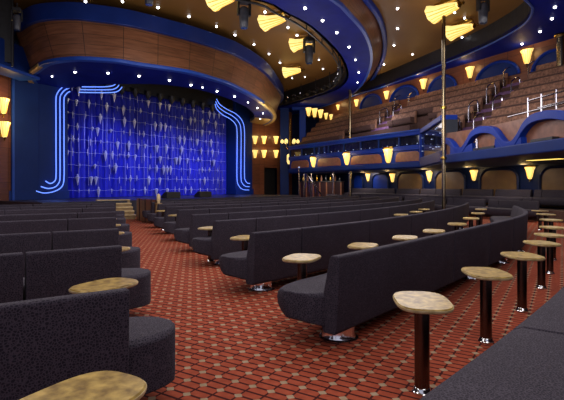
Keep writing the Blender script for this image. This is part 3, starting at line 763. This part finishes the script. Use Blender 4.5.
# solid blue fill below the valleys, and sill band
for (a_, c_, e_) in (((452, 143.5), (463, 147.5), (474, 143)), ((497, 139), (510, 142), (523, 137))):
    q = [z3(*p) for p in (a_, (a_[0]*.5+c_[0]*.5, (a_[1]+c_[1])/2+2), c_, (e_[0]*.5+c_[0]*.5, (e_[1]+c_[1])/2+1), e_)]
    q2 = [(q[-1][0]+.05, 2.55), (q[0][0]-.05, 2.55)]
    b = MB(); b.loft([[f3(t, u, z) for t, z in q+q2] for u in (-.12, .08)]); b.build('pier_face', M['blue'], bw)
fbox(f3, a3, 0, l3, -.4, .14, 2.42, 2.78).build('bottom_band', M['bluewall'], bw, bevel=.04)
for p0, p1 in (((476, 146.5), (497, 144.5)), ((534, 141), (556, 138))):
    t0, t1 = tp3(p0[0]), tp3(p1[0]); zz = z3(*p0)[1]
    fbox(f3, a3, t0, t1, -.1, .12, 2.78, 2.86).build('sill', M['black'], bw)
# small figures of decor: pale vase in the first arch
x, y, z = f3(tp3(480), .12, z3(480, 149)[1])
vs = uniq('white_lantern', 'small white lantern standing on the sill of the first blue arch', 'lantern', (x, y, 2.78))
MB().lathe([(.05, 0), (.07, .1), (.045, .2), (.06, .3), (.04, .42)], (x, y, 2.78), 10).build('body', M['rail'], vs, smooth=True)
# balcony floor slab / underside
b = MB(); wA = (5.6, 34.7); wB = (17, 12.4)
wA = (3.6, 38.6)
b.prism([P0, P1, P2, P3, (14, 9.5), (17, 12.4), (13.5, 24), wA], 2.44, 2.5); structure(b.build('ceiling_underbalcony', M['bluewall']), 'dark underside of the balcony')

# upper back wall
uA = (3.2, 39.4); uB = (17.2, 12.06)
f4, l4, a4, tp4, n4 = frame(uA, uB)
b = MB(); strip(b, [f4(0, 0, 2.5), f4(l4, 0, 2.5)], [f4(0, 0, 9), f4(l4, 0, 9)]); structure(b.build('wall_right', M['wallwood'], uv=True, recalc=False), 'brown wall behind the upper balcony')
upl = [(356.5, 104, .62), (386.5, 96.3, .66), (423.5, 85.5, .74), (470, 74, .74), (527, 58.5, .84), (338, 108, .5)]
for k, (px, py, hh) in enumerate(sorted(upl)):
    t = tp4(px); x, y, _ = f4(t, .25, 0)
    sconce(px, py, y, a4+pi if False else a4, f'yellow tulip lamp high on the balcony back wall, {ORD[k]} from the left', 'lamps on the balcony back wall', hh, light=16)
x_ = [(320, 113), (313, 112.5), (307.5, 112)]
for k, (px, py) in enumerate([(308.5, 113), (314.5, 114), (320.5, 115), (326, 117), (331, 118)]):
    sconce(px, py, 36.4+.1*k, a4, f'small yellow tulip lamp at the far balcony end, {ORD[k]} in the row of five', 'row of small lamps at the far balcony end', [.8, .85, .8, .6, .55][k], light=6)
# blue arches between lamps
for k, (pa, pb, py) in enumerate([(361, 382, 104.5), (391, 419, 97), (429, 457, 88), (477, 520, 76), (533, 575, 66)]):
    t0, t1 = tp4(pa), tp4(pb); tm = (t0+t1)/2; rr = (t1-t0)/2; x, y, _ = f4(tm, 0, 0); zc = CZ+(HY-py)*y/F-.15
    o = uniq('blue_arch', f'dark blue arched niche on the balcony back wall, {ORD[k]} from the left', 'arch', f4(tm, 0, zc), 'arched niches on the balcony back wall')
    pa_ = [(tm+rr*cos(radians(q)), zc+.85*sin(radians(q))) for q in range(0, 181, 12)]
    MB().loft([[f4(t, u, z) for t, z in pa_] for u in (.0, .06)]).build('niche', M['bluewall'], o)
    pb_ = [(tm+(rr+.0)*cos(radians(q)), zc+.85*sin(radians(q))) for q in range(0, 181, 10)]
    MB().tube([f4(t, .08, z) for t, z in pb_], .075, 6).build('arch_moulding', M['blue'], o, smooth=True)

# tiers and balcony benches
def tseg(d):
    """interval of t on the wall frame whose line at offset d lies behind the balcony front"""
    pts = [P0, P1, P2, P3]; ts = []
    return pts
def inside(p):
    poly = [P0, P1, P2, P3, (14, 9.5), (17.2, 12.06), uA]; c = False; j = len(poly)-1
    for i in range(len(poly)):
        if (poly[i][1] > p[1]) != (poly[j][1] > p[1]) and p[0] < (poly[j][0]-poly[i][0])*(p[1]-poly[i][1])/(poly[j][1]-poly[i][1])+poly[i][0]: c = not c
        j = i
    return c
def runs(d):
    out = []; cur_ = None; t = 0
    while t <= l4:
        p = f4(t, d, 0)
        if inside(p):
            if cur_ is None: cur_ = t
        elif cur_ is not None: out.append((cur_, t)); cur_ = None
        t += .1
    if cur_ is not None: out.append((cur_, l4))
    return [r for r in out if r[1]-r[0] > 1.2]
st_t = (tp4(523), tp4(408))   # stair gaps (at the wall) running straight down
bench_list = []
TD, TR, TZ = .62, .47, 6.35
tread = []
for i in range(13):
    zt = TZ-TR*i; d0_, d1_ = TD*i, TD*(i+1)
    if zt < 2.7: break
    for r0, r1 in runs(d1_+.22):
        b = fbox(f4, a4, r0, r1, -0.0+d0_, d1_, 2.5, zt); structure(b.build('floor_tier', M['terr']), 'brown carpeted seating tier of the balcony')
        segs = []; cur0 = r0
        for g in sorted(st_t):
            if r0 < g < r1: segs.append((cur0, g-.75)); cur0 = g+.75; tread.append((i, g))
        segs.append((cur0, r1))
        for q0_, q1_ in segs:
            L_ = q1_-q0_
            if L_ < .7: continue
            m = max(1, round(L_/4.6))
            for j in range(m):
                e0, e1 = q0_+L_*j/m+.02, q0_+L_*(j+1)/m-.02
                Pp = [f4(e1+(e0-e1)*k/4, d0_+.04, 0)[:2] for k in range(5)]
                dv = (Pp[-1][0]-Pp[0][0], Pp[-1][1]-Pp[0][1]); nl = (-dv[1], dv[0])
                sd_ = 1 if nl[0]*n4[0]+nl[1]*n4[1] > 0 else -1
                xm = sum(p[0] for p in Pp)/5; ym = sum(p[1] for p in Pp)/5; pxm = CX+F*xm/ym
                if pxm < 640: bench_list.append((i, pxm, Pp, sd_, zt))
for i in sorted({q[0] for q in bench_list}):
    row = sorted([q for q in bench_list if q[0] == i], key=lambda q: q[1])
    for j, (i_, pxm, Pp, sd_, zt) in enumerate(row):
        banquette(f'rust brown balcony bench, {ORD[i]} tier below the back wall, {ORD[j]} from the left', 'upper balcony benches', Pp, sd_, [1.5, 3.0], ext=0, z=zt, name='balcony_bench', mat=M['balfab'], seatmat=M['terr'], pedestals=False, depth=.38)
for gi, g in enumerate(st_t):
    o = None
    for i in sorted({q[0] for q in tread if q[1] == g}):
        zt = TZ-TR*i
        if o is None: o = uniq('balcony_stairs', f'{["right", "left"][gi]} flight of purplish carpeted stairs between the balcony benches', 'stairs', f4(g, TD*i, zt))
        fbox(f4, a4, g-.68, g+.68, TD*i+.02, TD*(i+1), zt-.02, zt+.04).build('step', M['purple'], o)
        fbox(f4, a4, g-.68, g+.68, TD*i+.02, TD*i+TD*.5, zt+.04, zt+.20).build('step', M['purple'], o)
# stairs: hoop rails
hoop = thing('stair_handrail', 'x', 'handrail')
MB().tube(smoothpath([(0, 0, 0), (0, 0, .75), (0, .1, .95), (0, .45, 1.12), (0, .62, 1.0), (0, .66, .2), (0, .66, .0)], 5), .035, 8).build('rail', M['rail'], hoop, smooth=True)
MB().tube([(0, .02, .5), (0, .33, .55), (0, .65, .6)], .02, 6).build('mid_bar', M['rail'], hoop)
cnt = 0
for gi, g in enumerate(st_t):
    for i in sorted({q[0] for q in tread if q[1] == g}):
        zt = TZ-TR*i
        for sgn in (-1, 1):
            p = f4(g+sgn*.66, TD*i+.55, 0)
            if i % 2 == 0 and inside(p):
                dup(hoop, (p[0], p[1], zt-.02), (0, 0, a4), f'chrome hoop handrail {["left", "right"][sgn > 0]} of the {["right", "left"][gi]} balcony stairs, {ORD[i]} from the top', 'hoop rails beside the balcony stairs')
drop(hoop)
# guard rails at the right
gr = uniq('balcony_guard_rail', 'two chrome guard rails with posts on the right of the upper balcony', 'railing', f3(6, -1.2, 4))
for zz, (pA, pB) in ((0, ((496, 101), (600, 78))), (1, ((478, 117), (600, 92))), (2, ((505, 108), (600, 90)))):
    A_ = f3(tp3(pA[0]), -1.2, 0); B_ = f3(tp3(pB[0]), -1.2, 0)
    za = CZ+(HY-pA[1])*A_[1]/F; zb = CZ+(HY-pB[1])*B_[1]/F
    MB().tube([(A_[0], A_[1], za), (B_[0], B_[1], (za+zb)/2 if False else za)], .03, 8).build('rail', M['rail'], gr)
for k in range(7):
    t = tp3(496)+(tp3(590)-tp3(496))*k/6; x, y, _ = f3(t, -1.2, 0)
    MB().cyl((x, y, 3.3), (x, y, 4.55), .03, n=8).build('post', M['rail'], gr)

# poles
def pole(px, Y, z0, z1, r, label):
    x, y = aty(px, 0, Y)[:2]; o = uniq('brass_pole', label, 'pole', (x, y, z0))
    MB().cyl((x, y, z0), (x, y, z1), r, n=16).build('shaft', M['bronze'], o, smooth=True)
    for z in (z0+.05, 4.7, 2.6, z1-.06):
        if z0 < z < z1: MB().lathe([(r*1.5, -.06), (r*1.7, 0), (r*1.5, .06)], (x, y, z), 16).build('collar', M['brass'], o, smooth=True)
pole(443.7, 18.9, 0, 9.2, .075, 'tall polished pole rising from the seats past the balcony corner to the ceiling')
pole(350, 31, 0, 8.3, .10, 'slim polished pole in front of the left part of the balcony')
pole(560.5, 20.5, 3.0, 8.3, .16, 'polished pole at the right picture edge on the upper balcony')

# ---------------------------------------------------------------- under the balcony
rA = (2.6, 39.2); rM = aty(429, 0, 29.5)[:2]; rB = aty(600, 0, 18.5)[:2]
f5, l5, a5, tp5, n5 = frame(aty(352, 0, 35.5)[:2], rB)
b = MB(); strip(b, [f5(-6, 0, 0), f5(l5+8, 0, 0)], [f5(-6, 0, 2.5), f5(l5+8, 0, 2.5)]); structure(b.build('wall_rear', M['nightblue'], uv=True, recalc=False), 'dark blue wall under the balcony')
for k, (pa, pb, mt, nm_) in enumerate([(354, 363.5, 'blue', 'blue'), (373, 389, 'blue', 'blue'), (398, 424, 'archgold', 'amber brown'), (436, 466, 'archgold', 'amber brown'), (481, 519, 'archgold', 'amber brown'), (541, 585, 'archgold', 'amber brown')]):
    t0, t1 = tp5(pa), tp5(pb); zt = 2.30; r = min(.55, (t1-t0)/2-.05)
    o = uniq('wall_arch', f'{nm_} arched panel on the wall under the balcony, {ORD[k]} from the left', 'arch panel', f5((t0+t1)/2, 0, .6), 'arched panels under the balcony')
    pp = [(t0, .5), (t1, .5)]+arc(t1-r, zt-r, r, 0, 90, 6)+arc(t0+r, zt-r, r, 90, 180, 6)
    MB().loft([[f5(t, u, z) for t, z in pp] for u in (0, .05)]).build('panel', M[mt], o)
    MB().tube([f5(t, .06, z) for t, z in pp[1:]+[pp[0]]], .07, 6).build('arch_moulding', M['nightblue'], o, smooth=True)
for k, (px, py, hh) in enumerate([(368, 178.3, .62), (392.5, 179, .68), (429.5, 178, .66), (474, 176.7, .66), (530, 174.5, .68)]):
    t = tp5(px); x, y, _ = f5(t, .22, 0)
    sconce(px, py, y, a5, f'yellow tulip lamp on the wall under the balcony, {ORD[k]} from the left', 'lamps under the balcony', hh, cap=True, light=14)
# light panels in the underside
for k, (px, py, w_, lab) in enumerate([(545, 159.5, 1.3, 'long bright yellow light panel under the right balcony'), (487, 167.5, .8, 'small yellow light panel under the balcony above the wall lamps'), (435, 170.5, .9, 'thin yellow light panel under the balcony beside the pole'), (356, 174.5, .9, 'thin yellow light panel under the left part of the balcony')]):
    Y = F*(CZ-2.43)/(py-HY); x = (px-CX)/F*Y
    o = uniq('light_panel', lab, 'light panel', (x, Y, 2.42)); MB().box((x, Y, 2.425), (w_, .35, .02), a5).build('diffuser', M['strip'], o); MB().box((x, Y, 2.435), (w_+.1, .45, .015), a5).build('frame', M['black'], o)
# terrace with rear benches
f6, l6, a6, tp6, n6 = f5, l5, a5, tp5, n5
b = fbox(f5, a5, -3, l5+6, .02, 2.0, 0, .45); structure(b.build('floor_terrace', M['terr']), 'raised terrace along the wall under the balcony')
for row, (off, zz) in enumerate(((.22, .45), (2.2, .0))):
    edges = [(tp5(352), tp5(398)), (tp5(401), tp5(423)), (tp5(425), tp5(465)), (tp5(467.5), tp5(497)), (tp5(500), tp5(536)), (tp5(539), tp5(590))] if row == 0 else [(tp5(352), tp5(386)), (tp5(389), tp5(432)), (tp5(436), tp5(478)), (tp5(481), tp5(520)), (tp5(524), tp5(575))]
    for k, (t0, t1) in enumerate(edges):
        Pp = [f5(t1+(t0-t1)*q/5, off, 0)[:2] for q in range(6)]
        dv = (Pp[-1][0]-Pp[0][0], Pp[-1][1]-Pp[0][1]); sd_ = 1 if -dv[1]*n5[0]+dv[0]*n5[1] > 0 else -1
        banquette(f'dark charcoal bench under the balcony, {["back row against the wall", "front row"][row]}, {ORD[k]} from the left', 'benches under the balcony', Pp, sd_, [1.9, 3.8], ext=.15, ext_end=.15, z=zz, name='rear_banquette', pedestals=False)
# small far tables at right
# wood bar fronts and rail at far left under balcony
bar = uniq('bar_counter', 'reddish wood bar counter under the far end of the balcony', 'counter', aty(318, 190, 35.5)[:2]+(0,))
b = MB(); A_, B_ = aty(300, 0, 36.5)[:2], aty(341, 0, 34.5)[:2]
fb, lb, ab, tpb, nbb = frame(A_, B_)
o_ = fbox(fb, ab, 0, lb, -.5, 0, 0, 1.75); o_.build('front', M['wallwood'], bar)
fbox(fb, ab, -.05, lb+.05, -.6, .1, 1.75, 1.83).build('top', M['black'], bar, bevel=.02)
for k in range(7): fbox(fb, ab, lb*k/6-.05, lb*k/6+.05, 0, .05, 0, 1.75).build('upright', M['archbrown'], bar)
sr = uniq('stair_railing', 'dark sloping stair railing in front of the wood bar counter', 'railing', aty(312, 190, 34)[:2]+(0,))
Aa, Bb = aty(306, 173, 34.0), aty(322, 196, 33.0)
MB().tube([Aa, Bb], .05, 8).build('handrail', M['rail'], sr)
for q in range(6):
    k = q/5; p = [Aa[i]+(Bb[i]-Aa[i])*k for i in range(3)]; MB().cyl((p[0], p[1], max(0, p[2]-1.1)), tuple(p), .025, n=6).build('baluster', M['rail'], sr)
for q, (px, py) in enumerate(((299, 172), (304, 172), (311, 174), (333, 175))):
    x, y, z = aty(px, py, 34.6); o = uniq('chrome_post', f'thin chrome post by the bar counter, {ORD[q]} from the left', 'post', (x, y, 0), 'chrome posts by the bar'); MB().cyl((x, y, 0), (x, y, z+.3), .05, n=8).build('shaft', M['rail'], o); MB().lathe([(.02, 0), (.08, .05), (.02, .12)], (x, y, z+.3), 8).build('cap', M['led'], o)
rnd = random.Random(9)
for q in range(9):
    px = 303+q*4.6; x, y, z = aty(px, 176+2*rnd.random(), 35.6); 
    o = uniq('bar_bottle', f'bottle on the far bar counter, {ORD[q]} from the left', 'bottle', (x, y, 1.83), 'bottles on the bar')
    MB().lathe([(.07, 0), (.075, .05), (.07, .28), (.03, .36), (.025, .46)], (x, y, 1.83), 8).build('body', M[['brass', 'archbrown', 'glass'][q % 3]], o, smooth=True)

# ---------------------------------------------------------------- shell lamps on ceiling
def shell(px, py, z, L, head, tilt, label):
    """ceiling mounted tulip shell lying on its side: axis direction heading `head` degrees (narrow end)"""
    x, y = atz(px, py, z); s_ = L/.92
    h_ = radians(head)
    # local z (wide top) -> horizontal pointing away from heading ; local -y (front) -> down
    from mathutils import Matrix, Vector
    zax = Vector((-sin(h_), -cos(h_), -sin(radians(tilt)))).normalized(); yax = Vector((0, 0, 1)); yax = (yax-zax*yax.dot(zax)).normalized(); xax = yax.cross(zax)
    R = Matrix((xax, yax, zax)).transposed()
    p = Vector((x, y, z))-R@Vector((0, -.22, .32))*s_
    o = dup(sp, p, R.to_euler(), label, 'shell lamps on the ceiling', s_); o.name = 'ceiling_shell_lamp'; o['category'] = 'ceiling lamp'
    return o
shell(276, 20, 8.75, 1.35, 113, 5, 'bright yellow fluted shell lamp on the ceiling beside the upper spotlight, inside the ring')
shell(304, 43, 8.75, 1.35, 110, 5, 'yellow fluted shell lamp partly behind the lower moving spotlight')
shell(294, 71, 8.75, 1.35, 104, 5, 'lowest yellow fluted shell lamp on the ceiling inside the ring')
shell(226, -2, 8.75, 1.35, 113, 5, 'yellow fluted shell lamp cut by the top picture edge')
shell(447, 9, 8.75, 1.45, 136, 5, 'large yellow fluted shell lamp at the top on the right ceiling')
shell(463, 29, 8.75, 1.4, 132, 5, 'lower yellow fluted shell lamp on the right ceiling')
drop(sp)

# ---------------------------------------------------------------- moving head lights
mh = thing('moving_head_spotlight', 'x', 'spotlight')
MB().rbox((0, 0, -.09), (.42, .42, .18), 0, .04).build('base', M['black'], mh)
for s_ in (-1, 1):
    MB().rbox((s_*.22, 0, -.40), (.07, .20, .5), 0, .02).build('yoke_arm', M['black'], mh)
hd_ = MB().lathe([(.10, .18), (.17, .12), (.19, -.05), (.17, -.30), (.155, -.55), (.14, -.58)], (0, 0, -.52), 20).build('head', M['grey'], mh, smooth=True)
MB().lathe([(.135, -.60), (.13, -.575)], (0, 0, -.52), 20).build('lens', M['lens'], hd_, smooth=True)
MB().cyl((0, 0, 0), (0, 0, .25), .04, n=8).build('clamp', M['black'], mh)
for px, py, z, sc_, lab in ((244, -2, 8.75, 1.05, 'black moving head spotlight hanging near the top edge beside the ring'), (309, 37.5, 8.75, 1.15, 'black moving head spotlight hanging between two yellow shell lamps'), (149, -24, 8.75, .9, 'black spotlight cut by the top picture edge above the canopy'), (483, -6, 8.75, 1.0, 'black moving head spotlight cut by the top edge on the right'), (17, 8, 8.2, .75, 'black moving head spotlight at the top left corner beside the canopy')):
    x, y = atz(px, py, z); dup(mh, (x, y, z), (0, 0, radians(20)), lab, 'moving head spotlights', sc_)
drop(mh)
# par cans on the far rail
pc = thing('par_can_light', 'x', 'stage light')
MB().lathe([(.06, .22), (.13, .18), (.15, -.12), (.16, -.14)], n=12).build('can', M['black'], pc, smooth=True)
MB().lathe([(.13, -.12), (.13, -.10)], n=12).build('lens', M['lens'], pc)
MB().tube([(-.17, 0, .0), (-.17, 0, .3), (0, 0, .36), (.17, 0, .3), (.17, 0, 0)], .015, 5).build('yoke', M['chrome'], pc)
for k in range(14):
    x, y = rail_path[52+k*2] if 52+k*2 < len(rail_path) else rail_path[-1]
    dup(pc, (x, y, 7.95+.35), (radians(35), 0, radians(20*k)), f'small black stage light on the ring rail, {ORD[k]} from its near side', 'stage lights on the ring rail')
drop(pc)
# small gear at the top left
tr = uniq('lighting_boom', 'black upright lighting boom at the far upper left', 'lighting boom', (*aty(9, 0, 19.5)[:2], 6))
x, y = aty(8, 0, 19.0)[:2]
MB().box((x-.3, y, 7.9), (.9, .5, 2.6), .4).build('frame', M['black'], tr); MB().cyl((x+.3, y-.2, 6.4), (x+.3, y-.2, 9.2), .05, n=8).build('pipe', M['black'], tr)

# ---------------------------------------------------------------- enclosing walls
b = MB(); b.box((31, 22, 4.6), (.2, 56, 9.2)); structure(b.build('wall_east', M['bluewall']))
b = MB(); b.box((-25, 22, 4.6), (.2, 56, 9.2)); structure(b.build('wall_west', M['bluewall']))
b = MB(); b.box((3, 49.5, 4.6), (60, .2, 9.2)); structure(b.build('wall_north', M['bluewall']))

# ---------------------------------------------------------------- lights
def area(name, loc, size, power, col=(1, .93, .88), rot=(0, 0, 0), sy=None, spread=None):
    l = bpy.data.lights.new(name, 'AREA'); l.energy = power; l.size = size; l.color = col
    if sy: l.shape = 'RECTANGLE'; l.size_y = sy
    if spread: l.spread = spread
    o = bpy.data.objects.new(name, l); COL.objects.link(o); o.location = loc; o.rotation_euler = rot; return o
for k, (x, y, p) in enumerate([(0, 4, 170), (-5, 9, 190), (3, 10, 190), (-2, 15, 170), (8, 15, 150), (5, 22, 130)]):
    area('house_light', (x, y, 7.85), 4.0, p)
for x, y, z, p in [(-5, 2, 4.5, 230), (2, 1, 4.5, 160), (-7, 9, 4.5, 260), (1, 8, 4.5, 260), (7, 9, 4.5, 200), (-3, 16, 4.8, 300), (5, 17, 4.8, 260), (1, 25, 5, 300), (6, 28, 5.5, 160)]:  # unseen fill points floating mid-air, added to even out the light
    l = bpy.data.lights.new('ambient_glow', 'POINT'); l.energy = p; l.color = (1, .94, .96); l.shadow_soft_size = 1.2
    o = bpy.data.objects.new('ambient_glow', l); COL.objects.link(o); o.location = (x, y, z)
def spot(name, loc, tgt, power, col, ang_, blend=.6, r=.3):
    from mathutils import Vector
    l = bpy.data.lights.new(name, 'SPOT'); l.energy = power; l.color = col; l.spot_size = radians(ang_); l.spot_blend = blend; l.shadow_soft_size = r
    o = bpy.data.objects.new(name, l); COL.objects.link(o); o.location = loc
    o.rotation_euler = (Vector(tgt)-Vector(loc)).to_track_quat('-Z', 'Y').to_euler(); return o
for t in (3.0, 7.5, 11.5):
    spot('curtain_light', stg(t, 4.6, 5.9), stg(t, -1, 1.8), 2100, (.24, .30, 1), 75, 1)
LAMPS.append((*aty(262, 0, 32)[:2], 5.2, 0, 60))  # extra warm point added under the canopy tip, not at a sconce
for px, Y in ((322, 34.3), (365, 33), (420, 27), (490, 21), (555, 17)):  # first area light is added fill to brighten the bar end
    x, y = aty(px, 0, Y)[:2]; area('underbalcony_light', (x, y, 2.38), 1.6, 45, (1, .88, .75))
for x, y, z, a_, p in LAMPS:
    l = bpy.data.lights.new('sconce_glow', 'POINT'); l.energy = p; l.color = (1, .66, .25); l.shadow_soft_size = .15
    o = bpy.data.objects.new('sconce_glow', l); COL.objects.link(o); o.location = (x+sin(a_)*.45, y-cos(a_)*.45, z+.35)
w = bpy.data.worlds.new('world'); S.world = w; w.use_nodes = True
w.node_tree.nodes['Background'].inputs[0].default_value = (.8, .8, 1, 1); w.node_tree.nodes['Background'].inputs[1].default_value = .6
for o in S.objects:
    if '_o' in o: del o['_o']
